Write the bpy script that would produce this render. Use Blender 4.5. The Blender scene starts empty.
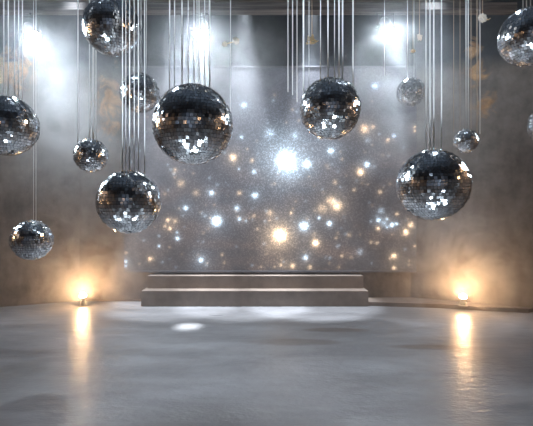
import bpy, bmesh, math, random
import numpy as np
from mathutils import Vector, Matrix

rnd = random.Random(7)
C = bpy.context.scene.collection
SC = bpy.context.scene
F, CX, CY, H = 440.0, 266.5, 213.0, 1.6
CEIL = 5.6

def P(px, py, D):
    """a point of the place, D metres in front of the camera"""
    return Vector(((px - CX) * D / F, D, H - (py - CY) * D / F))

# ------------------------------------------------------------------ helpers
def obj(name, bm, mats, parent=None, smooth=False):
    me = bpy.data.meshes.new(name)
    bm.normal_update()
    bm.to_mesh(me); bm.free()
    if not isinstance(mats, (list, tuple)): mats = [mats]
    for m in mats: me.materials.append(m)
    if smooth:
        for p in me.polygons: p.use_smooth = True
    o = bpy.data.objects.new(name, me); C.objects.link(o)
    if parent: o.parent = parent
    return o

def tag(o, label, cat, group=None):
    o['label'] = label; o['category'] = cat
    if group: o['group'] = group
    return o

def thing(name, label, cat, loc, group=None, rotz=0):
    o = bpy.data.objects.new(name, None); C.objects.link(o)
    o.empty_display_size = 0.1
    o.location = loc; o.rotation_euler = (0, 0, rotz)
    return tag(o, label, cat, group)

def struct(name, bm, m):
    o = obj(name, bm, m); o['kind'] = 'structure'
    return o

def box(bm, x0, x1, y0, y1, z0, z1, bevel=0.0):
    r = bmesh.ops.create_cube(bm, size=1.0)
    vs = r['verts']
    for v in vs:
        v.co = Vector((x0 + (v.co.x + .5) * (x1 - x0), y0 + (v.co.y + .5) * (y1 - y0), z0 + (v.co.z + .5) * (z1 - z0)))
    if bevel:
        es = list({e for v in vs for e in v.link_edges})
        bmesh.ops.bevel(bm, geom=es, offset=bevel, segments=2, affect='EDGES', clamp_overlap=True)
    return bm

def prism(bm, pts, z0, z1):
    lo = [bm.verts.new((x, y, z0)) for x, y in pts]
    hi = [bm.verts.new((x, y, z1)) for x, y in pts]
    n = len(pts)
    for i in range(n):
        j = (i + 1) % n
        bm.faces.new((lo[i], lo[j], hi[j], hi[i]))
    bm.faces.new(lo[::-1]); bm.faces.new(hi)
    bmesh.ops.recalc_face_normals(bm, faces=bm.faces[:])
    return bm

def tube(bm, pts, r, seg=8):
    """round bar through the points"""
    rings = []
    pts = [Vector(p) for p in pts]
    for i, p in enumerate(pts):
        a = pts[max(i - 1, 0)]; b = pts[min(i + 1, len(pts) - 1)]
        t = (b - a).normalized()
        u = t.cross(Vector((0, 1, 0)) if abs(t.y) < .9 else Vector((1, 0, 0))).normalized()
        w = t.cross(u)
        rr = r[i] if isinstance(r, (list, tuple)) else r
        rings.append([bm.verts.new(p + rr * (math.cos(2 * math.pi * k / seg) * u + math.sin(2 * math.pi * k / seg) * w)) for k in range(seg)])
    for a, b in zip(rings, rings[1:]):
        for k in range(seg):
            l = (k + 1) % seg
            bm.faces.new((a[k], a[l], b[l], b[k]))
    bm.faces.new(rings[0][::-1]); bm.faces.new(rings[-1])
    bmesh.ops.recalc_face_normals(bm, faces=bm.faces[:])
    return bm

def lathe(bm, prof, seg=28, M=None):
    """revolve (radius, height) pairs about Z"""
    M = M or Matrix()
    rings = []
    for r, z in prof:
        if r < 1e-6: rings.append([bm.verts.new(M @ Vector((0, 0, z)))])
        else: rings.append([bm.verts.new(M @ Vector((r * math.cos(2 * math.pi * k / seg), r * math.sin(2 * math.pi * k / seg), z))) for k in range(seg)])
    for a, b in zip(rings, rings[1:]):
        for k in range(seg):
            l = (k + 1) % seg
            if len(a) == 1 and len(b) == 1: continue
            if len(a) == 1: bm.faces.new((a[0], b[k], b[l]))
            elif len(b) == 1: bm.faces.new((a[k], a[l], b[0]))
            else: bm.faces.new((a[k], a[l], b[l], b[k]))
    bmesh.ops.recalc_face_normals(bm, faces=bm.faces[:])
    return bm

# ------------------------------------------------------------------ materials
def mat(name):
    m = bpy.data.materials.new(name); m.use_nodes = True
    nt = m.node_tree
    return m, nt, nt.nodes['Principled BSDF']

def N(nt, t, **kw):
    n = nt.nodes.new(t)
    for k, v in kw.items():
        if k in n.inputs.keys() if hasattr(n.inputs, 'keys') else False: n.inputs[k].default_value = v
        else: setattr(n, k, v)
    return n

def noise(nt, vec, scale, detail=6, rough=.55, dist=0.0):
    n = nt.nodes.new('ShaderNodeTexNoise')
    n.inputs['Scale'].default_value = scale; n.inputs['Detail'].default_value = detail
    n.inputs['Roughness'].default_value = rough; n.inputs['Distortion'].default_value = dist
    if vec is not None: nt.links.new(vec, n.inputs['Vector'])
    return n.outputs['Fac']

def ramp(nt, fac, stops):
    n = nt.nodes.new('ShaderNodeValToRGB')
    el = n.color_ramp.elements
    while len(el) < len(stops): el.new(.5)
    for e, (p, c) in zip(el, stops):
        e.position = p; e.color = (c[0], c[1], c[2], 1) if not isinstance(c, (int, float)) else (c, c, c, 1)
    nt.links.new(fac, n.inputs['Fac'])
    return n.outputs['Color']

def math_(nt, op, a, b=None, clamp=False):
    n = nt.nodes.new('ShaderNodeMath'); n.operation = op; n.use_clamp = clamp
    for i, v in enumerate((a, b)):
        if v is None: continue
        if isinstance(v, (int, float)): n.inputs[i].default_value = v
        else: nt.links.new(v, n.inputs[i])
    return n.outputs[0]

def mix(nt, fac, a, b):
    n = nt.nodes.new('ShaderNodeMix'); n.data_type = 'RGBA'
    for idx, v in ((0, fac), (6, a), (7, b)):
        if isinstance(v, (int, float)): n.inputs[idx].default_value = v
        elif isinstance(v, (tuple, list)): n.inputs[idx].default_value = (*v[:3], 1)
        else: nt.links.new(v, n.inputs[idx])
    return n.outputs[2]

def objpos(nt, scale=(1, 1, 1)):
    g = nt.nodes.new('ShaderNodeNewGeometry')
    mp = nt.nodes.new('ShaderNodeMapping'); mp.inputs['Scale'].default_value = scale
    nt.links.new(g.outputs['Position'], mp.inputs['Vector'])
    return mp.outputs['Vector']

def bump(nt, bsdf, h, strength, dist=.02):
    b = nt.nodes.new('ShaderNodeBump'); b.inputs['Strength'].default_value = strength; b.inputs['Distance'].default_value = dist
    nt.links.new(h, b.inputs['Height']); nt.links.new(b.outputs['Normal'], bsdf.inputs['Normal'])

def simple(name, col, rough=.5, metal=0.0, emit=None, es=0.0):
    m, nt, b = mat(name)
    b.inputs['Base Color'].default_value = (*col, 1); b.inputs['Roughness'].default_value = rough; b.inputs['Metallic'].default_value = metal
    if emit:
        b.inputs['Emission Color'].default_value = (*emit, 1); b.inputs['Emission Strength'].default_value = es
    return m

# plaster walls: mottled concrete, dark slate tone on the upper band, a few crumpled patches with gold light painted in
def plaster():
    m, nt, b = mat('plaster')
    v = objpos(nt)
    n1 = noise(nt, v, .9, 8, .6, .4); n2 = noise(nt, v, 5.0, 8, .65); n3 = noise(nt, objpos(nt, (3, 3, .5)), 3, 5)
    base = ramp(nt, n1, [(.32, (.065, .053, .047)), (.5, (.15, .127, .115)), (.68, (.28, .245, .22))])
    base = mix(nt, .35, base, ramp(nt, n2, [(.35, (.07, .06, .053)), (.65, (.32, .28, .255))]))
    base = mix(nt, .15, base, ramp(nt, n3, [(.35, (.10, .09, .085)), (.65, (.34, .30, .28))]))
    sep = nt.nodes.new('ShaderNodeSeparateXYZ'); nt.links.new(v, sep.inputs[0])
    # darker slate band above the backdrop
    z = math_(nt, 'ADD', sep.outputs['Z'], math_(nt, 'MULTIPLY', math_(nt, 'SUBTRACT', n1, .5), .35))
    band = math_(nt, 'MULTIPLY', math_(nt, 'SUBTRACT', z, 4.02), 4.0, True)
    base = mix(nt, band, base, ramp(nt, n2, [(.25, (.020, .026, .034)), (.75, (.045, .054, .066))]))
    # crumpled ochre patches, gold light on them painted into the colour
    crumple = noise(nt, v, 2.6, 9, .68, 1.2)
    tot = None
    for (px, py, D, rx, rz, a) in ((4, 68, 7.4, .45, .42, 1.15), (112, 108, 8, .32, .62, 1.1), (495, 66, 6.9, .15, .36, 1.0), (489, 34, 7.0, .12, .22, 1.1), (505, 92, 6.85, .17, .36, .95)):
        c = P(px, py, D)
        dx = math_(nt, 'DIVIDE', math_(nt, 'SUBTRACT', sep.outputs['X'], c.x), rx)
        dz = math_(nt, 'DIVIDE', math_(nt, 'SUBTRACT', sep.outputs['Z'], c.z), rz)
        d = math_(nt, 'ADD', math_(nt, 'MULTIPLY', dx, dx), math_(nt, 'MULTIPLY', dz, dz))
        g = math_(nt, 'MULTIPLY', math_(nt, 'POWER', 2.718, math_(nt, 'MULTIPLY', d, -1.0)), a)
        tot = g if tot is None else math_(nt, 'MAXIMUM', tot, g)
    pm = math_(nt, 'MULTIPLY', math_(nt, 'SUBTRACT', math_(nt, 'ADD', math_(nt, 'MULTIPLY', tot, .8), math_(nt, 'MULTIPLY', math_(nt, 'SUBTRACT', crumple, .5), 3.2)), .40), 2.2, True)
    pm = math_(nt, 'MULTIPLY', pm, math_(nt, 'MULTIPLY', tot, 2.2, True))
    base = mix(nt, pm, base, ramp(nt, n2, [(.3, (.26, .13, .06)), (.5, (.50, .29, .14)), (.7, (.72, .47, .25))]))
    nt.links.new(base, b.inputs['Base Color'])
    b.inputs['Roughness'].default_value = .72
    hgt = math_(nt, 'ADD', n2, math_(nt, 'MULTIPLY', math_(nt, 'MULTIPLY', crumple, tot), 4.0))
    bump(nt, b, hgt, .35, .04)
    return m

def concrete_floor():
    m, nt, b = mat('polished_concrete')
    v = objpos(nt)
    vs = objpos(nt, (.55, 1.6, 1))
    n1 = noise(nt, vs, 1.1, 8, .6, .6); n2 = noise(nt, v, 7, 8, .6); n3 = noise(nt, vs, .45, 4, .5, .3)
    base = ramp(nt, n1, [(.28, (.135, .132, .138)), (.5, (.24, .234, .240)), (.7, (.35, .346, .36))])
    base = mix(nt, .3, base, ramp(nt, n2, [(.3, (.09, .085, .085)), (.7, (.22, .22, .23))]))
    sep = nt.nodes.new('ShaderNodeSeparateXYZ'); nt.links.new(v, sep.inputs[0])
    tot = None
    wob = math_(nt, 'MULTIPLY', math_(nt, 'SUBTRACT', noise(nt, v, 3.0, 5), .5), 1.6)
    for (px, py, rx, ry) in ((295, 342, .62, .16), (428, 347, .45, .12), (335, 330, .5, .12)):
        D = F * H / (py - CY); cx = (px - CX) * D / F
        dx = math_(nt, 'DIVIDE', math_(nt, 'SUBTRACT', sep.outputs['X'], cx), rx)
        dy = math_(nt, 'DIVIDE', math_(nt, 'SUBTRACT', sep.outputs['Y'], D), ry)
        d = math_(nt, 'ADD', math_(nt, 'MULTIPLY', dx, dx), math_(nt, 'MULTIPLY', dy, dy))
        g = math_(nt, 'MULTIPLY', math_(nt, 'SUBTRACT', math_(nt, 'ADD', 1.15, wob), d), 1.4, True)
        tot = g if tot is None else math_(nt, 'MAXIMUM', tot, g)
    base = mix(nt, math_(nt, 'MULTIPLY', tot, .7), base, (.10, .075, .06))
    nt.links.new(base, b.inputs['Base Color'])
    rg = math_(nt, 'ADD', math_(nt, 'MULTIPLY', noise(nt, vs, 1.6, 3, .5), .6), math_(nt, 'MULTIPLY', n3, .4))
    nt.links.new(ramp(nt, rg, [(.3, .26), (.7, .50)]), b.inputs['Roughness'])
    b.inputs['IOR'].default_value = 2.1
    hgt = math_(nt, 'ADD', noise(nt, objpos(nt, (1, 2.0, 1)), 5, 3, .5), math_(nt, 'MULTIPLY', noise(nt, objpos(nt, (1, 1.7, 1)), 22, 3), .45))
    bump(nt, b, hgt, .7, .012)
    return m

def podium_mat():
    m, nt, b = mat('podium_concrete')
    v = objpos(nt)
    n2 = noise(nt, v, 4, 9, .65)
    nt.links.new(ramp(nt, n2, [(.3, (.16, .122, .10)), (.7, (.25, .197, .162))]), b.inputs['Base Color'])
    b.inputs['Roughness'].default_value = .5
    bump(nt, b, noise(nt, v, 30, 5), .1, .01)
    return m

def wood_mat():
    m, nt, b = mat('weathered_wood')
    n2 = noise(nt, objpos(nt, (.4, 6, 9)), 3, 8, .6, .4)
    nt.links.new(ramp(nt, n2, [(.3, (.06, .05, .045)), (.55, (.16, .13, .115)), (.75, (.30, .26, .23))]), b.inputs['Base Color'])
    b.inputs['Roughness'].default_value = .7
    bump(nt, b, n2, .4, .02)
    return m

def mirror_mat():
    m, nt, b = mat('mirror_tiles')
    at = nt.nodes.new('ShaderNodeAttribute'); at.attribute_name = 'tint'
    nt.links.new(at.outputs['Color'], b.inputs['Base Color'])
    b.inputs['Metallic'].default_value = 1.0
    sp = nt.nodes.new('ShaderNodeSeparateColor'); nt.links.new(at.outputs['Color'], sp.inputs[0])
    nt.links.new(math_(nt, 'MULTIPLY', math_(nt, 'SUBTRACT', 1.03, sp.outputs[2]), .55), b.inputs['Roughness'])
    return m

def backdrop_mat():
    m, nt, b = mat('painted_star_glow')
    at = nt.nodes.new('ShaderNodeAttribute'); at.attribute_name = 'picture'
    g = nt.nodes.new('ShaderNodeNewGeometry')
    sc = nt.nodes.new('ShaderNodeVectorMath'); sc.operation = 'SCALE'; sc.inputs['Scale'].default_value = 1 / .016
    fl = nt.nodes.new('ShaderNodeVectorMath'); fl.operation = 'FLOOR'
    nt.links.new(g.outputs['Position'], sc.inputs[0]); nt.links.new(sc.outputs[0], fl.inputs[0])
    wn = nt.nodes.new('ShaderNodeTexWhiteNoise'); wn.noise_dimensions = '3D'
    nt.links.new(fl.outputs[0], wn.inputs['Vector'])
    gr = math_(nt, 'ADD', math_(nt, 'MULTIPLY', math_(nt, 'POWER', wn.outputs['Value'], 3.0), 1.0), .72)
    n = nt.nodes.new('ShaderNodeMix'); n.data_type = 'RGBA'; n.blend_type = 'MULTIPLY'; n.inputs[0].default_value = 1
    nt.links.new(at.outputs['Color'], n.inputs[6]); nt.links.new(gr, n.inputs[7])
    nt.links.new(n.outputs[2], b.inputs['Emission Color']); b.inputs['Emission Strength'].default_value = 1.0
    b.inputs['Base Color'].default_value = (.06, .06, .07, 1); b.inputs['Roughness'].default_value = .45
    return m

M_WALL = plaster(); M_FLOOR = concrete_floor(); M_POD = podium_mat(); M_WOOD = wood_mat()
M_MIR = mirror_mat(); M_STAR_GLOW = backdrop_mat()
M_CORE = simple('dark_grout', (.02, .02, .022), .6)
M_WIRE = simple('satin_wire', (.88, .88, .87), .35, 0.0)
M_WIRE_DIM = simple('brass_wire', (.60, .46, .34), .45, .1)
M_BLACK = simple('black_steel', (.02, .02, .022), .45, .3)
M_STEEL = simple('brushed_steel', (.45, .40, .34), .4, .4)
M_CHROME = simple('chrome_cap', (.7, .7, .72), .2, 1.0)
M_CEIL = simple('dark_ceiling_paint', (.05, .062, .080), .85)
M_REAR = simple('dark_rear_wall', (.16, .18, .22), .8)
M_LENS_C = simple('lit_cool_lens', (.9, .95, 1), .3, 0, (.80, .91, 1.0), 420)
M_LENS_W = simple('lit_warm_lens', (1, .8, .5), .3, 0, (1.0, .62, .30), 500)
M_GOLD = simple('gold_foil', (.95, .72, .42), .3, .5)
M_PEARL = simple('pearl_crystal', (.95, .86, .74), .25, .1)
M_HEM = simple('grey_hem_bar', (.16, .16, .18), .5)

# ------------------------------------------------------------------ the room
WL = [(-3.40, 8.0), (-4.53, 7.49), (-6.2, 6.62)]
WR = [(2.62, 8.0), (4.30, 7.10), (6.2, 6.20)]
def wall(name, a, b, z0=0, z1=CEIL, t=.2, m=M_WALL):
    a = Vector(a); b = Vector(b)
    d = (b - a).normalized(); n = Vector((-d.y, d.x))       # outward side given by the order of a, b
    pts = [a, b, b + n * t, a + n * t]
    return struct(name, prism(bmesh.new(), [tuple(p) for p in pts], z0, z1), m)
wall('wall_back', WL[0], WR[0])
def wall_poly(name, pl, t=.2, m=M_WALL, z0=0, z1=CEIL, flip=1):
    out = []
    P2 = [Vector(p) for p in pl]
    for i, p in enumerate(P2):
        a = P2[max(i - 1, 0)]; b = P2[min(i + 1, len(P2) - 1)]
        d = (b - a).normalized(); out.append(p + flip * t * Vector((-d.y, d.x)))
    return struct(name, prism(bmesh.new(), [tuple(p) for p in P2] + [tuple(p) for p in out[::-1]], z0, z1), m)
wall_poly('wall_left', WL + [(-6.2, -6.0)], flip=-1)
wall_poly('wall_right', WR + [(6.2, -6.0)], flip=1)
wall('wall_front', (6.2, -6.0), (-6.2, -6.0), m=M_REAR)
struct('floor', box(bmesh.new(), -6.5, 6.5, -6.3, 8.3, -.15, 0), M_FLOOR)
struct('ceiling', box(bmesh.new(), -6.5, 6.5, -6.3, 8.3, CEIL, CEIL + .15), M_CEIL)
# skirting on the left of the podium, low ledge on the right of it
struct('baseboard_left', box(bmesh.new(), -3.38, -2.16, 7.965, 8.0, 0, .035, .004), M_POD)
struct('trim_1', prism(bmesh.new(), [(1.745, 7.58), (2.92, 7.40), (3.6, 7.18), (4.2, 7.04), (4.30, 7.10), (2.62, 8.0), (1.745, 8.0)], 0, .068), M_POD)
# rough timber beam under the ceiling, from wall to wall
bm = bmesh.new()
box(bm, -4.95, 4.05, 7.1, 7.3, 4.88, 5.005, .008)
struct('trim_2', bm, M_WOOD)
bm = bmesh.new()
box(bm, -4.95, 4.05, 7.36, 7.5, 5.16, 5.34, .008)
struct('trim_3', bm, M_WOOD)

# ------------------------------------------------------------------ podium with two steps
X0, X1 = (141 - CX) * 7.53 / F, (368.5 - CX) * 7.53 / F
pod = thing('stepped_podium', 'long low brown concrete podium of two steps in front of the starry backdrop', 'podium', ((X0 + X1) / 2, 7.75, 0))
def local(bm, root):
    bmesh.ops.translate(bm, verts=bm.verts[:], vec=-Vector(root.location)); return bm
obj('lower_step', local(box(bmesh.new(), X0, X1, 7.53, 7.995, 0, .265, .006), pod), M_POD, pod)
obj('upper_step', local(box(bmesh.new(), X0 + .04, X1 - .03, 7.78, 7.995, .265, .487, .006), pod), M_POD, pod)

# ------------------------------------------------------------------ the backdrop: a glitter sheet, its star glow and halos painted into emission colour
BX0, BX1 = (124 - CX) * 7.95 / F, (416.5 - CX) * 7.95 / F
BZ0, BZ1 = H - (270.5 - CY) * 7.95 / F, H + (CY - 67.5) * 7.95 / F
bd = thing('star_backdrop', 'wide grey glitter backdrop with glowing white and amber stars on the back wall', 'backdrop', ((BX0 + BX1) / 2, 7.97, BZ0))
W, HT = BX1 - BX0, BZ1 - BZ0
nx, nz = 440, 304
k = 7.95 / F
gx, gz = np.meshgrid(np.linspace(0, W, nx), np.linspace(0, HT, nz))
ppx = 124 + gx / k; ppy = 270.5 - gz / k                       # picture coordinates of the sheet itself
rs = np.random.RandomState(3)
def vnoise(sx, sy, seed):
    r = np.random.RandomState(seed); g = r.rand(64, 64)
    u = (gx / sx) % 63; v = (gz / sy) % 63
    i = u.astype(int); j = v.astype(int); fu = u - i; fv = v - j
    fu = fu * fu * (3 - 2 * fu); fv = fv * fv * (3 - 2 * fv)
    return (g[j, i] * (1 - fu) + g[j, i + 1] * fu) * (1 - fv) + (g[j + 1, i] * (1 - fu) + g[j + 1, i + 1] * fu) * fv
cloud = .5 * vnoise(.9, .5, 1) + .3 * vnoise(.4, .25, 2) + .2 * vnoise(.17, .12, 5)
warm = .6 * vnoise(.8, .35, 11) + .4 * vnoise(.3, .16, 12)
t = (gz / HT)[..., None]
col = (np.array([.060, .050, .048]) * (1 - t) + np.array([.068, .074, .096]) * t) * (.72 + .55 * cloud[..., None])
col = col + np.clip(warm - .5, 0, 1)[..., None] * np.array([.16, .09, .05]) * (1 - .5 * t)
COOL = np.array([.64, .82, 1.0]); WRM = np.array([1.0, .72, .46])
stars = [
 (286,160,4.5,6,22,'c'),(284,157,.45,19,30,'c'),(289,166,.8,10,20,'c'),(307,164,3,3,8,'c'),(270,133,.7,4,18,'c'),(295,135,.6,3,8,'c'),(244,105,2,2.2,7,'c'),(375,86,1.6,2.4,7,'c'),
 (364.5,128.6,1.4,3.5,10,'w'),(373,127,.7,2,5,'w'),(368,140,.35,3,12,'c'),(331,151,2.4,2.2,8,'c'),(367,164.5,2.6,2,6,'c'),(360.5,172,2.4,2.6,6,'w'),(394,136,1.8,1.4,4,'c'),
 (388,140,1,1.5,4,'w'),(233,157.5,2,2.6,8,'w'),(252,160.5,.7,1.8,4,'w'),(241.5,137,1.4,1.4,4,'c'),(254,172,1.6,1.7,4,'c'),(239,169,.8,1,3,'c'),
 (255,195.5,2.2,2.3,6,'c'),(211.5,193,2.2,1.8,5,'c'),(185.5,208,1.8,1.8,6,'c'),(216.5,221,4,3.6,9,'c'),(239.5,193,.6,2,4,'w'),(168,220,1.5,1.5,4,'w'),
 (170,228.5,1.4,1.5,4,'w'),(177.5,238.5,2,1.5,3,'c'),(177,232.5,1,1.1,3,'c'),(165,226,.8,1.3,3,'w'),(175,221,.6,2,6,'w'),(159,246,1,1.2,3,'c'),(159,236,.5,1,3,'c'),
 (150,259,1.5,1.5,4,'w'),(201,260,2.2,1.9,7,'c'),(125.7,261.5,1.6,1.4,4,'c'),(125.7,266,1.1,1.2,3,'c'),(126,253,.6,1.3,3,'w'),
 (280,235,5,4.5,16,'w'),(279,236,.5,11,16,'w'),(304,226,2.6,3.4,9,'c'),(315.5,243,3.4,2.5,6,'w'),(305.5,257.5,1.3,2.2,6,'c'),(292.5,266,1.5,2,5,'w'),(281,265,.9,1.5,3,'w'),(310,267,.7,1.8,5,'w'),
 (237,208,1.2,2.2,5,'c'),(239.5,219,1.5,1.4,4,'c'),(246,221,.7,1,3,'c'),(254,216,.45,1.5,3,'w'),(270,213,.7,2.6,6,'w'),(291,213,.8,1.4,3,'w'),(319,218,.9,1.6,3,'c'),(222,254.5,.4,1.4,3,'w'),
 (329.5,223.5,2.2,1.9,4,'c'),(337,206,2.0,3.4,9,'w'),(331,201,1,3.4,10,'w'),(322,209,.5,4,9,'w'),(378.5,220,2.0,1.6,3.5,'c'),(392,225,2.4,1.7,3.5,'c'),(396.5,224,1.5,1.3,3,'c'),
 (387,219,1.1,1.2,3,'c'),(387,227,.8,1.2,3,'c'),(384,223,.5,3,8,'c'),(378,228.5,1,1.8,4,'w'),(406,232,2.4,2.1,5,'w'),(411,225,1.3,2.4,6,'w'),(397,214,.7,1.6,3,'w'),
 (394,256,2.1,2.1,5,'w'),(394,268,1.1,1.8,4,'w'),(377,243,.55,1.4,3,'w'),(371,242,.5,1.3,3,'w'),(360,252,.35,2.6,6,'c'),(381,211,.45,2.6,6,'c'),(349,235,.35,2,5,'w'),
 (414.8,127,1.3,1.1,3,'w'),(414.8,131,1.3,1.1,3,'w'),(335,182,.4,2.2,5,'w'),(380,192,.7,1.6,5,'w'),(354,190,.45,1.6,4,'w'),(175,170,.45,2,5,'w'),(181,183,.5,3,6,'w'),(196,193,.35,3,6,'w'),  # first two: a glint on the right edge, painted in as stars
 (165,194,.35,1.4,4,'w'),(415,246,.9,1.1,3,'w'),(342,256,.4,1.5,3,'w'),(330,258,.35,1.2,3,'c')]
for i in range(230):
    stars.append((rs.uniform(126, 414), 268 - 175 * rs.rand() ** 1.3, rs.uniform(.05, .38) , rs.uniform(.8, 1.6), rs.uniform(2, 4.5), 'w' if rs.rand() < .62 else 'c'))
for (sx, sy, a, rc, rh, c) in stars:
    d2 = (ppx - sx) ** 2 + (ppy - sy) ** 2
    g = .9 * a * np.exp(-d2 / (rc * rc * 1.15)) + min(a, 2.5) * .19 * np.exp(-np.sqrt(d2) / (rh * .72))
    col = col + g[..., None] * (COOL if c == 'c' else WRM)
me = bpy.data.meshes.new('glitter_sheet')
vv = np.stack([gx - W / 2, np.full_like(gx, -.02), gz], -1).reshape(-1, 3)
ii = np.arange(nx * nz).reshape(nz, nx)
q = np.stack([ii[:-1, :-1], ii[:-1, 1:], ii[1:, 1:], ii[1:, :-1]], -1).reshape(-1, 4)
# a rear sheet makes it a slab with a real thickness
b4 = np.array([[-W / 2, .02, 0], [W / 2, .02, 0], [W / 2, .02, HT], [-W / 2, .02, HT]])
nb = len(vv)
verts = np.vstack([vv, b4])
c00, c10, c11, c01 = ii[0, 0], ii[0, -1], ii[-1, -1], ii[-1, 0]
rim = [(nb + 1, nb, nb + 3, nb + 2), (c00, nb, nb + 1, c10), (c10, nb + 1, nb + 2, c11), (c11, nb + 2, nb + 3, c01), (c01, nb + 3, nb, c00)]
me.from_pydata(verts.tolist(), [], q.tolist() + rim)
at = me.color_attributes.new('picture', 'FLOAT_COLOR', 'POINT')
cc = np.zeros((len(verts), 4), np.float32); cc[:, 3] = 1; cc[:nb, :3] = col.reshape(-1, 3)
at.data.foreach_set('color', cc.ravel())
me.materials.append(M_STAR_GLOW)
scr = bpy.data.objects.new('glitter_sheet', me); C.objects.link(scr); scr.parent = bd
obj('hem_bar', box(bmesh.new(), -W / 2, W / 2, -.03, .02, -.035, 0, .006), M_HEM, bd)
obj('top_rail', box(bmesh.new(), -W / 2, W / 2, -.03, .02, HT, HT + .03, .006), M_HEM, bd)

# ------------------------------------------------------------------ mirror balls
def shell_mesh(rows, seed, calm, wild):
    """unit ball: dark core with a coat of little flat mirror tiles, each a touch out of true"""
    r = random.Random(seed)
    vs, fs, mi, tint = [], [], [], []
    ns, nr = 48, 24
    base = 0
    for i in range(nr + 1):
        th = math.pi * i / nr
        for j in range(ns):
            ph = 2 * math.pi * j / ns
            vs.append((.982 * math.sin(th) * math.cos(ph), .982 * math.sin(th) * math.sin(ph), .982 * math.cos(th)))
    for i in range(nr):
        for j in range(ns):
            a = i * ns + j; b = i * ns + (j + 1) % ns
            fs.append((a, a + ns, b + ns, b)); mi.append(0); tint.append(.05)
    pitch = math.pi / rows
    for i in range(rows):
        th = math.pi * (i + .5) / rows
        n = max(5, round(2 * math.pi * math.sin(th) / pitch))
        off = r.random()
        for j in range(n):
            ph = 2 * math.pi * (j + off) / n
            er = Vector((math.sin(th) * math.cos(ph), math.sin(th) * math.sin(ph), math.cos(th)))
            eth = Vector((math.cos(th) * math.cos(ph), math.cos(th) * math.sin(ph), -math.sin(th)))
            eph = Vector((-math.sin(ph), math.cos(ph), 0))
            s = .012 if r.random() < calm else wild
            a1, a2 = r.gauss(0, s), r.gauss(0, s)
            hh = pitch * .445
            wt = math.pi * max(math.sin(th - pitch / 2), .02) / n * .90; wb = math.pi * max(math.sin(th + pitch / 2), .02) / n * .90
            ctr = er * 1.0
            top = []
            for (u, v) in ((-wt, -hh), (-wb, hh), (wb, hh), (wt, -hh)):
                top.append(ctr + eph * u + eth * v + er * (u * a1 + v * a2))
            k0 = len(vs)
            for p in top: vs.append(tuple(p))
            for p in top: vs.append(tuple(p - er * .03))
            tv = r.choice((r.uniform(.5, .75), r.uniform(.8, .98), r.uniform(.8, .98)))
            for f in ((0, 1, 2, 3), (4, 5, 1, 0), (5, 6, 2, 1), (6, 7, 3, 2), (7, 4, 0, 3)):
                fs.append(tuple(k0 + x for x in f)); mi.append(1); tint.append(tv)
    me = bpy.data.meshes.new('mirror_shell')
    me.from_pydata(vs, [], fs)
    me.materials.append(M_CORE); me.materials.append(M_MIR)
    me.polygons.foreach_set('material_index', mi)
    ca = me.color_attributes.new('tint', 'FLOAT_COLOR', 'CORNER')
    arr = np.ones((len(me.loops), 4), np.float32); k0 = 0
    tt = np.repeat(np.array(tint), 4)
    arr[:, 0] = tt * .97; arr[:, 1] = tt * .985; arr[:, 2] = tt
    ca.data.foreach_set('color', arr.ravel())
    me.update()
    return me
SHELLS = [shell_mesh(36, 1, .66, .08), shell_mesh(30, 2, .60, .08), shell_mesh(26, 3, .4, .12), shell_mesh(23, 4, .4, .12)]

cap_bm = bmesh.new()
lathe(cap_bm, [(0, .985), (.10, .985), (.10, 1.006), (.04, 1.012), (.03, 1.02), (0, 1.022)], 20)
cap0 = bpy.data.meshes.new('hanging_cap'); cap_bm.to_mesh(cap0); cap_bm.free(); cap0.materials.append(M_CHROME)

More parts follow.
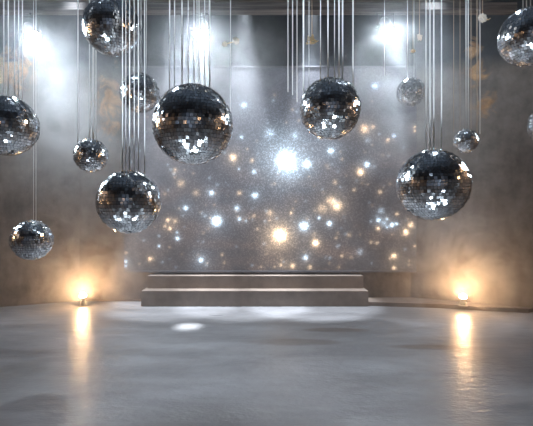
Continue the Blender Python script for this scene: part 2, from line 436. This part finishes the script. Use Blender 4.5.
balls = [
 # px, py, radius px, depth, shell, wires (px, thickness in px), label
 (112, 27, 28, 4.2, 1, [(101, .8), (108, .8), (115, .8), (121, .8)], 'mirror ball cut by the upper picture edge, above the hazy small one, left of centre'),
 (140, 93, 19.5, 5.7, 2, [(134, .6), (138.2, 1.3), (141, .7), (146.5, .5)], 'small hazy mirror ball behind a curtain of wires, touching the outline of the biggest ball'),
 (193, 125, 40, 3.2, 0, [(169.7, 1.0), (174.6, .8), (182, 1.1), (188.2, .8), (194, .8), (197, .6), (199, .8), (204.6, .8), (209.6, 1.4), (230.5, .8)], 'largest mirror ball, hanging left of centre before the upper left of the backdrop'),
 (330, 109, 30.5, 4.0, 1, [(303.5, 1.5), (309, .5), (320.5, .8), (328, 1.1), (334.5, .8), (339, 1.3), (342.6, 1.3), (353, 1.2)], 'mirror ball just right of three bare wires, before the upper right half of the backdrop'),
 (129, 202, 31.5, 3.6, 1, [(122.5, .9), (125.8, .8), (129.6, 1.0), (134.2, .8), (138.5, .9), (144.7, .9)], 'mirror ball low beside the left edge of the backdrop, at the bottom of six wires'),
 (91, 155.5, 16.6, 5.0, 3, [(78, 1.1), (89.5, .9), (93.2, 1.8), (96, .9)], 'small bright mirror ball in the haze before the left wall, above the floor light'),
 (7, 126, 29.5, 3.8, 1, [(3.8, .8), (8.3, .9), (14.5, .9), (18.6, .9), (22.4, .9)], 'large mirror ball cut by the left picture edge'),
 (32, 240, 19.8, 4.6, 2, [(33.5, .4), (36, .5)], 'small warm-toned mirror ball hanging low at the far left on two faint wires'),
 (433, 185, 35.5, 3.4, 0, [(426, 1.0), (430, 1.1), (433.8, 1.2), (441.5, 1.1)], 'big mirror ball hanging low over the right edge of the backdrop'),
 (466, 141, 12, 5.6, 3, [(460, .4), (466, .8), (468.2, .9), (471, .5), (477, .7)], 'smallest mirror ball, hanging just above and right of the big low one at right'),
 (411, 92, 14, 6.7, 3, [(407.5, .8), (414, .4)], 'small mirror ball dissolving into haze below the right stage spotlight'),
 (529, 37, 28.5, 3.7, 1, [(523, .9), (526.5, .9), (530.5, .9)], 'mirror ball cut by the right picture edge, up in the corner'),
 (553, 125, 22.5, 4.5, 2, [(549, .8), (556, .8)], 'sliver of a mirror ball at the right picture edge, below the corner one'),
]
def wire(name, px, D, zlo, th, parent=None, origin=Vector((0, 0, 0)), m=None):
    x = (px - CX) * D / F
    r = th * .5 * D / F * 1.12
    return obj(name, tube(bmesh.new(), [Vector((x, D, zlo)) - origin, Vector((x, D, CEIL + .002)) - origin], r, 8), m or M_WIRE, parent, True)
for i, (px, py, rp, D, sh, ws, label) in enumerate(balls):
    R = rp * D / F; c = P(px, py, D)
    root = thing('mirror_ball', label, 'disco ball', c, 'mirror balls hanging on wires')
    s = bpy.data.objects.new('mirror_shell', SHELLS[sh]); C.objects.link(s); s.parent = root
    s.scale = (R, R, R); s.rotation_euler = (0, 0, i * 1.37)
    cp = bpy.data.objects.new('hanging_cap', cap0); C.objects.link(cp); cp.parent = root; cp.scale = (R, R, R)
    for (wx, th) in ws:
        dxn = (wx - px) / rp
        dyn = rnd.uniform(0, .3) * math.sqrt(max(0, 1 - dxn * dxn))
        d = D + dyn * R
        x = (wx - CX) * d / F - c.x
        zz = math.sqrt(max(0, R * R * .95 - x * x - (dyn * R) ** 2))
        wire('wire', wx, d, c.z + zz, th, root, c, M_WIRE_DIM if px == 466 and th < .8 else M_WIRE)

# loose wires that carry nothing
for (wx, y, D, th, label, m) in (
    (288, 92, 4.7, .8, 'bare silver wire hanging farthest left of the three left of the central right ball', M_WIRE),
    (292.6, 95, 4.7, .9, 'bare silver wire in the middle of the three left of the central right ball', M_WIRE),
    (297, 102, 4.7, .8, 'bare silver wire nearest the ball of the three left of the central right ball', M_WIRE),
    (384.5, 76, 6.9, .6, 'thin bare wire crossing the glow of the right stage spotlight', M_WIRE),
    (453.7, 132, 5.9, .5, 'thin brown wire hanging between the big low right ball and the smallest ball', M_WIRE_DIM),
    (480, 134, 5.9, .9, 'bright bare wire just right of the smallest ball, below the pearl rosette', M_WIRE)):
    P0 = P(wx, y, D)
    tag(wire('hanging_wire', wx, D, P0.z, th, m=m), label, 'wire', 'bare wires hanging from the ceiling')

# ------------------------------------------------------------------ little ornaments
def gem(r, sx, sy, sz, seed, spikes=0):
    bm = bmesh.new()
    bmesh.ops.create_icosphere(bm, subdivisions=1 if not spikes else 2, radius=r)
    q = random.Random(seed)
    for v in bm.verts:
        f = 1 + q.uniform(-.18, .18) + (spikes * (q.random() > .62))
        v.co = Vector((v.co.x * sx * f, v.co.y * sy * f, v.co.z * sz * f))
    return bm
def cord(bm, z0, z1, r): return tube(bm, [(0, 0, z0), (0, 0, z1)], r, 6)
# a pair of pearls clipped to the wire at the right of the largest ball
D = 3.2
c = P(230.5, 43, D); u = D / F
t_ = thing('crystal_pair', 'pair of pale pearl crystals clipped to the wire right of the centre spotlight', 'ornament', c, 'small hanging ornaments')
for dx, dz, r_, sd in ((-5.5 * u, -1.5 * u, 3.2 * u, 4), (5.2 * u, 1.8 * u, 4.0 * u, 5)):
    bm = gem(r_, 1.0, .9, .95, sd); bmesh.ops.translate(bm, verts=bm.verts[:], vec=(dx, -.006, dz)); obj('crystal', bm, M_PEARL, t_)
bm = bmesh.new(); tube(bm, [(-3 * u, -.004, -.6 * u), (0, -.006, 0), (2.4 * u, -.004, .8 * u)], .0035, 6); obj('clip', bm, M_GOLD, t_)
def pendant(px, py, D, name, label, builder, cordm=M_WIRE_DIM, cr=.35):
    c = P(px, py, D); u = D / F
    t_ = thing(name, label, 'ornament', c, 'small hanging ornaments')
    top = builder(t_, u)
    bm = bmesh.new(); cord(bm, top, CEIL - c.z + .002, cr * u); obj('cord', bm, cordm, t_)
def star_(t_, u):
    obj('crystal', gem(2.6 * u, .8, .8, 1.15, 9, .55), M_PEARL, t_); return 2.2 * u
pendant(419.5, 37, 5.2, 'crystal_star', 'little spiky cream crystal hanging on a thin cord right of the right spotlight', star_)
def speck(t_, u):
    obj('crystal', gem(2.2 * u, 1.3, 1, .9, 12), M_GOLD, t_); return 1.6 * u
pendant(413, 51, 6.4, 'gold_bead', 'tiny gold bead hanging in haze below the spiky cream crystal', speck, M_WIRE_DIM, .25)
def rosette(t_, u):
    for k in range(9):
        a = k * 2 * math.pi / 8
        rr = 3.0 * u if k < 8 else 0
        bm = gem(1.9 * u, 1, .8, 1, 20 + k); bmesh.ops.translate(bm, verts=bm.verts[:], vec=(rr * math.cos(a), -(.6 * u if k == 8 else 0), rr * math.sin(a)))
        obj('petal', bm, M_PEARL, t_)
    bm = bmesh.new(); tube(bm, [(2 * u, 0, -1 * u), (6 * u, 0, -1.6 * u), (8 * u, 0, -.2 * u)], [.9 * u, .6 * u, .3 * u], 6); obj('tail', bm, M_GOLD, t_)
    return 3.2 * u
pendant(482.5, 18, 5.6, 'pearl_rosette', 'cream beaded rosette with a gold tail hanging near the top right corner', rosette)
def moth(t_, u):
    for pts in ([(-5, 0, -2.5), (-4, 0, 3.5), (-1.5, 0, 1), (0, 0, 4), (1.6, 0, 4.2), (2, 0, 0), (5, 0, -2)], [(-6, 0, -3.6), (2, 0, -3.2), (6.5, 0, -1.6), (2, 0, -4.6), (-6, 0, -5.2)]):
        bm = bmesh.new()
        lo = [bm.verts.new((x * u, -.5 * u, z * u)) for x, y, z in pts]; hi = [bm.verts.new((x * u, .9 * u + .12 * u * x, z * u)) for x, y, z in pts]
        n = len(pts)
        for k in range(n): bm.faces.new((lo[k], lo[(k + 1) % n], hi[(k + 1) % n], hi[k]))
        bm.faces.new(lo[::-1]); bm.faces.new(hi); bmesh.ops.recalc_face_normals(bm, faces=bm.faces[:])
        obj('wing', bm, M_GOLD, t_)
    bm = bmesh.new(); tube(bm, [(-1 * u, .2 * u, 2 * u), (-1.2 * u, .2 * u, -4 * u)], .7 * u, 6); obj('stem', bm, M_GOLD, t_)
    return 1.5 * u
pendant(312, 39, 4.8, 'gold_foil_ornament', 'little folded gold foil ornament hanging above the ball at right of centre', moth)

# ------------------------------------------------------------------ lamps
def orient(d):
    return Vector(d).normalized().to_track_quat('Z', 'Y').to_matrix().to_4x4()
def lamp(kind, name, loc, energy, color, radius=.05, aim=None, size=60, blend=.5):
    l = bpy.data.lights.new(name, kind); l.energy = energy; l.color = color; l.shadow_soft_size = radius
    if kind == 'SPOT': l.spot_size = math.radians(size); l.spot_blend = blend
    o = bpy.data.objects.new(name, l); C.objects.link(o); o.location = loc
    if aim is not None: o.rotation_euler = (Vector(aim) - Vector(loc)).to_track_quat('-Z', 'Y').to_euler()
    return o
COOL_L = (.74, .87, 1.0); WARM_L = (1.0, .60, .30)

def stage_spot(px, py, D, aim, label, energy, size):
    c = P(px, py, D)
    d = (Vector(aim) - c).normalized()
    t_ = thing('stage_spotlight', label, 'spotlight', c, 'stage spotlights under the beam')
    M = orient(d)
    can = obj('can', lathe(bmesh.new(), [(0, -.30), (.06, -.30), (.095, -.24), (.105, -.05), (.125, 0), (.125, .02), (.112, .02), (.112, -.03), (0, -.03)], 28, M), M_BLACK, t_, False)
    obj('lens', lathe(bmesh.new(), [(.111, -.028), (.10, .02), (.07, .05), (.035, .065), (0, .07)], 28, M), M_LENS_C, can, True)
    piv = M @ Vector((0, 0, -.14))
    bm = bmesh.new(); tube(bm, [piv + Vector((-.135, 0, 0)), piv + Vector((-.135, 0, .21)), piv + Vector((-.10, 0, .24)), piv + Vector((.10, 0, .24)), piv + Vector((.135, 0, .21)), piv + Vector((.135, 0, 0))], .011, 8)
    yk = obj('yoke', bm, M_BLACK, t_)
    bm = bmesh.new(); tube(bm, [piv + Vector((0, 0, .235)), Vector((piv.x, piv.y, 4.884 - c.z))], .016, 10); obj('hanger', bm, M_BLACK, t_)
    for s in (-1, 1):
        bm = bmesh.new(); tube(bm, [piv + Vector((s * .10, 0, 0)), piv + Vector((s * .16, 0, 0))], .02, 10); obj('knob', bm, M_BLACK, yk)
    lamp('SPOT', 'spot_beam', c + d * .085, energy, COOL_L, .09, Vector(aim), size, 1.0)
    lamp('SPOT', 'spot_glow_fill', c + d * .12 + Vector((0, -.04, 0)), 90, COOL_L, .05, c + Vector((0, -3, .5)), 135, 1.0)  # extra lamp, added to make the haze glow around the lens
stage_spot(33, 37, 7.18, (-1.2, 5.2, 0), 'glowing white stage spotlight at the upper left, above the hazy beam', 420, 40)
stage_spot(201, 35, 7.18, (-1.0, 5.6, 0), 'glowing white stage spotlight in the middle, above the largest mirror ball', 420, 40)
stage_spot(387, 33, 7.18, (2.2, 5.2, 0), 'glowing white stage spotlight on the right, above the hazy little ball', 420, 40)

def floor_light(px, py, D, zb, label, energy):
    c = P(px, py, D)
    t_ = thing('floor_light', label, 'floor light', (c.x, c.y, zb), 'warm floor lights at the foot of the wall')
    hz = c.z - zb
    obj('base', lathe(bmesh.new(), [(0, 0), (.075, 0), (.075, .012), (0, .014)], 24), M_STEEL, t_)
    M = Matrix.Translation((0, 0, hz - .005)) @ orient((0, -.35, 1))
    hs = obj('housing', lathe(bmesh.new(), [(0, -.055), (.045, -.05), (.06, -.02), (.064, .0), (.056, .0), (.05, -.015), (0, -.015)], 24, M), M_STEEL, t_)
    obj('lens', lathe(bmesh.new(), [(.055, -.012), (.052, .012), (.036, .036), (.015, .048), (0, .05)], 24, M), M_LENS_W, hs, True)
    bm = bmesh.new(); tube(bm, [(0, .01, .01), (0, .01, hz - .03)], [.05, .04], 16); obj('stem', bm, M_STEEL, t_)
    lamp('POINT', 'warm_lamp', (c.x, c.y - .04, c.z + .07), energy, WARM_L, .05)
floor_light(83, 295.5, 7.6, 0, 'glowing amber floor light at the foot of the wall, left of the podium', 17)
floor_light(463, 296.5, 7.27, .068, 'glowing amber floor light on the low ledge, right of the podium', 17)

# unseen lamps without fixtures, added to brighten the podium, floor and balls
for x in (-1.6, -.4, .8):                                       # over the podium
    lamp('SPOT', 'podium_fill', (x, 7.76, 5.5), 3000, (.82, .90, 1), .08, (x, 7.66, 0), 27, .5)
for x in (-3.1, 2.7):                                            # along the foot of the wall
    lamp('SPOT', 'floor_fill', (x, 7.0, 5.5), 900, (.76, .87, 1), .10, (x, 6.9, 0), 36, .9)
for x in (-2.3, 2.1):                                            # over the floor
    lamp('SPOT', 'floor_fill', (x, 4.9, 5.5), 260, (.68, .82, 1), .14, (x * .8, 4.6, 0), 95, .8)
lamp('SPOT', 'pool_light', (-.9, 6.6, 5.3), 13000, (.85, .93, 1), .11, (-1.10, 6.2, 0), 4.6, 1.0)
# unseen point lamps added along side and rear walls for sparkle on the tiles
for k, (x, y, z, e, wm) in enumerate(((5.7, 1.0, 3.2, 16, 1), (5.7, 2.2, 2.6, 16, 1), (5.8, 3.2, 3.4, 16, 1), (5.7, 4.3, 2.7, 16, 1), (-5.7, .6, 2.4, 14, 1), (-5.7, 2.0, 3.2, 14, 0), (-5.7, 3.3, 2.5, 14, 1),
                                     (-5.7, 4.4, 3.4, 18, 0), (-3.0, -5.5, 2.6, 12, 0), (-1.0, -5.5, 3.1, 10, 1), (1.4, -5.5, 2.5, 12, 0), (3.4, -5.5, 3.2, 12, 1), (5.6, -1.5, 3.8, 12, 0), (-5.6, -2.0, 3.6, 12, 1), (-2.0, -5.5, 1.6, 12, 1), (2.4, -5.5, 1.4, 12, 1), (0.3, -5.5, 4.2, 12, 0), (5.7, 0, 1.5, 12, 0),
                                     (-5.7, -.6, 1.4, 12, 1), (5.75, 2.8, 1.3, 14, 1), (5.75, 3.8, 4.4, 14, 0), (-5.75, 2.8, 4.3, 14, 0), (-5.75, 3.8, 1.6, 14, 1), (5.75, 4.9, 1.8, 12, 1), (-5.75, 5.0, 2.2, 12, 0), (4.6, -5.5, 2.0, 10, 0), (-4.4, -5.5, 3.4, 10, 1))):
    lamp('POINT', 'glint_fill', (x, y, z), e * .4, (1, .58, .28) if wm else (.70, .85, 1), .065)
# unseen lamps added at both sides for highlights on the mirror balls
for (x, y, z, e, wm, rad) in ((-5.3, 6.1, 4.1, 850, 0, .72), (-5.5, 5.4, 3.5, 170, 0, .3), (5.3, 5.8, 3.8, 560, 0, .6), (5.6, 5.0, 4.4, 170, 1, .3), (5.7, 4.2, 3.9, 170, 1, .3), (-5.7, 4.0, 3.0, 120, 1, .26)):
    lamp('SPOT', 'side_fill', (x, y, z), e, (1, .60, .30) if wm else (.74, .88, 1), rad, (-.25 * x / 5, 3.4, 2.2), 54, .8)
for x, y in ((-2.6, 2.0), (-1.9, 2.8), (-1.1, 2.2), (-.4, 2.9), (.4, 2.0), (1.1, 2.7), (1.9, 2.1), (2.6, 2.8)):                                        # unseen uplights added near the camera to brighten ball undersides and wires
    lamp('SPOT', 'ball_underfill', (x, y, .15), 190, (.74, .87, 1), .09, (x * 1.08, y + 1.0, 4), 80, .9)
lamp('SPOT', 'rear_fill', (0, -2.5, 1.0), 420, (.74, .86, 1), .3, (0, -6, 2.4), 130, .9)  # added behind the camera to lift the rear room reflected in the balls
# washes added outside the picture, so the tiles reflect lit side walls
lamp('SPOT', 'wall_fill_warm', (4.6, 3.6, 3.0), 420, (1, .60, .32), .10, (6.2, 4.4, 3.9), 90, .7)
lamp('SPOT', 'wall_fill_warm', (-4.6, 2.0, 3.0), 200, (1, .60, .32), .10, (-6.2, 2.2, 3.4), 90, .7)
lamp('SPOT', 'wall_fill_cool', (-4.6, 4.2, 4.2), 420, (.74, .87, 1), .10, (-6.2, 4.9, 4.0), 90, .7)

# ------------------------------------------------------------------ stage haze
def haze_mat():
    m = bpy.data.materials.new('stage_haze'); m.use_nodes = True
    nt = m.node_tree; nt.nodes.clear()
    out = nt.nodes.new('ShaderNodeOutputMaterial'); v = nt.nodes.new('ShaderNodeVolumeScatter')
    v.inputs['Color'].default_value = (.95, .97, 1, 1); v.inputs['Anisotropy'].default_value = .25
    v3 = objpos(nt)
    n = noise(nt, v3, 1.7, 5, .62, .9)
    n = math_(nt, 'ADD', math_(nt, 'MULTIPLY', math_(nt, 'SUBTRACT', n, .42), 7.0, True), .08)
    tot = None
    # plumes: centre, size along x, y, z, density
    for (px, py, D, rx, ry, rz, a) in ((33, 39, 6.85, .42, .3, .42, .30), (201, 38, 6.85, .42, .3, .42, .30), (387, 36, 6.85, .42, .3, .42, .30), (62, 105, 6.7, .9, .7, 1.0, .42), (115, 120, 6.9, .8, .6, 1.0, .3), (208, 80, 6.6, .8, .7, .7, .42), (255, 58, 7.1, .6, .45, .45, .4),
                                       (398, 100, 6.6, .65, .7, .9, .45), (83, 270, 7.4, .85, .4, .75, .8), (463, 266, 7.0, .95, .4, .8, .8), (100, 190, 7.2, 1.0, .5, 1.0, .09), (480, 215, 6.8, 1.1, .4, .9, .09)):
        c = P(px, py, D)
        mp = nt.nodes.new('ShaderNodeMapping'); mp.vector_type = 'TEXTURE'
        mp.inputs['Location'].default_value = c; mp.inputs['Scale'].default_value = (rx, ry, rz)
        nt.links.new(v3, mp.inputs['Vector'])
        ln = nt.nodes.new('ShaderNodeVectorMath'); ln.operation = 'DOT_PRODUCT'
        nt.links.new(mp.outputs[0], ln.inputs[0]); nt.links.new(mp.outputs[0], ln.inputs[1])
        g = math_(nt, 'MULTIPLY', math_(nt, 'POWER', 2.718, math_(nt, 'MULTIPLY', ln.outputs['Value'], -1.0)), a)
        tot = g if tot is None else math_(nt, 'ADD', tot, g)
    d = math_(nt, 'ADD', math_(nt, 'MULTIPLY', tot, n), .014)
    nt.links.new(d, v.inputs['Density']); nt.links.new(v.outputs[0], out.inputs['Volume'])
    return m
e = .03
pts = [(-3.40 + .01, 8 - e), (-4.53 + .01, 7.49 - e), (-6.15, 6.6 - e), (-6.15, 4.9), (6.15, 4.9), (6.15, 6.2 - e), (4.30 - .02, 7.1 - e), (2.62 - .01, 8 - e)]
hz = obj('stage_haze', prism(bmesh.new(), pts, .02, CEIL - .02), haze_mat())
hz['kind'] = 'stuff'; tag(hz, 'thin pale stage haze drifting under the spotlights before the back wall', 'haze')

# ------------------------------------------------------------------ world, camera, view
w = bpy.data.worlds.new('night'); SC.world = w; w.use_nodes = True
w.node_tree.nodes['Background'].inputs[0].default_value = (.01, .012, .016, 1)
cd = bpy.data.cameras.new('camera'); cam = bpy.data.objects.new('camera', cd); C.objects.link(cam)
cam.location = (0, 0, H); cam.rotation_euler = (math.pi / 2, 0, 0)
cd.sensor_fit = 'HORIZONTAL'; cd.sensor_width = 36; cd.lens = F / 533 * 36; cd.clip_start = .05
SC.camera = cam
SC.view_settings.view_transform = 'Standard'; SC.view_settings.look = 'None'; SC.view_settings.gamma = 1
SC.view_settings.use_curve_mapping = False
SC.view_settings.exposure = 0.0
SC.cycles.sample_clamp_indirect = 6.0
SC.cycles.use_denoising = True
SC.cycles.caustics_reflective = False
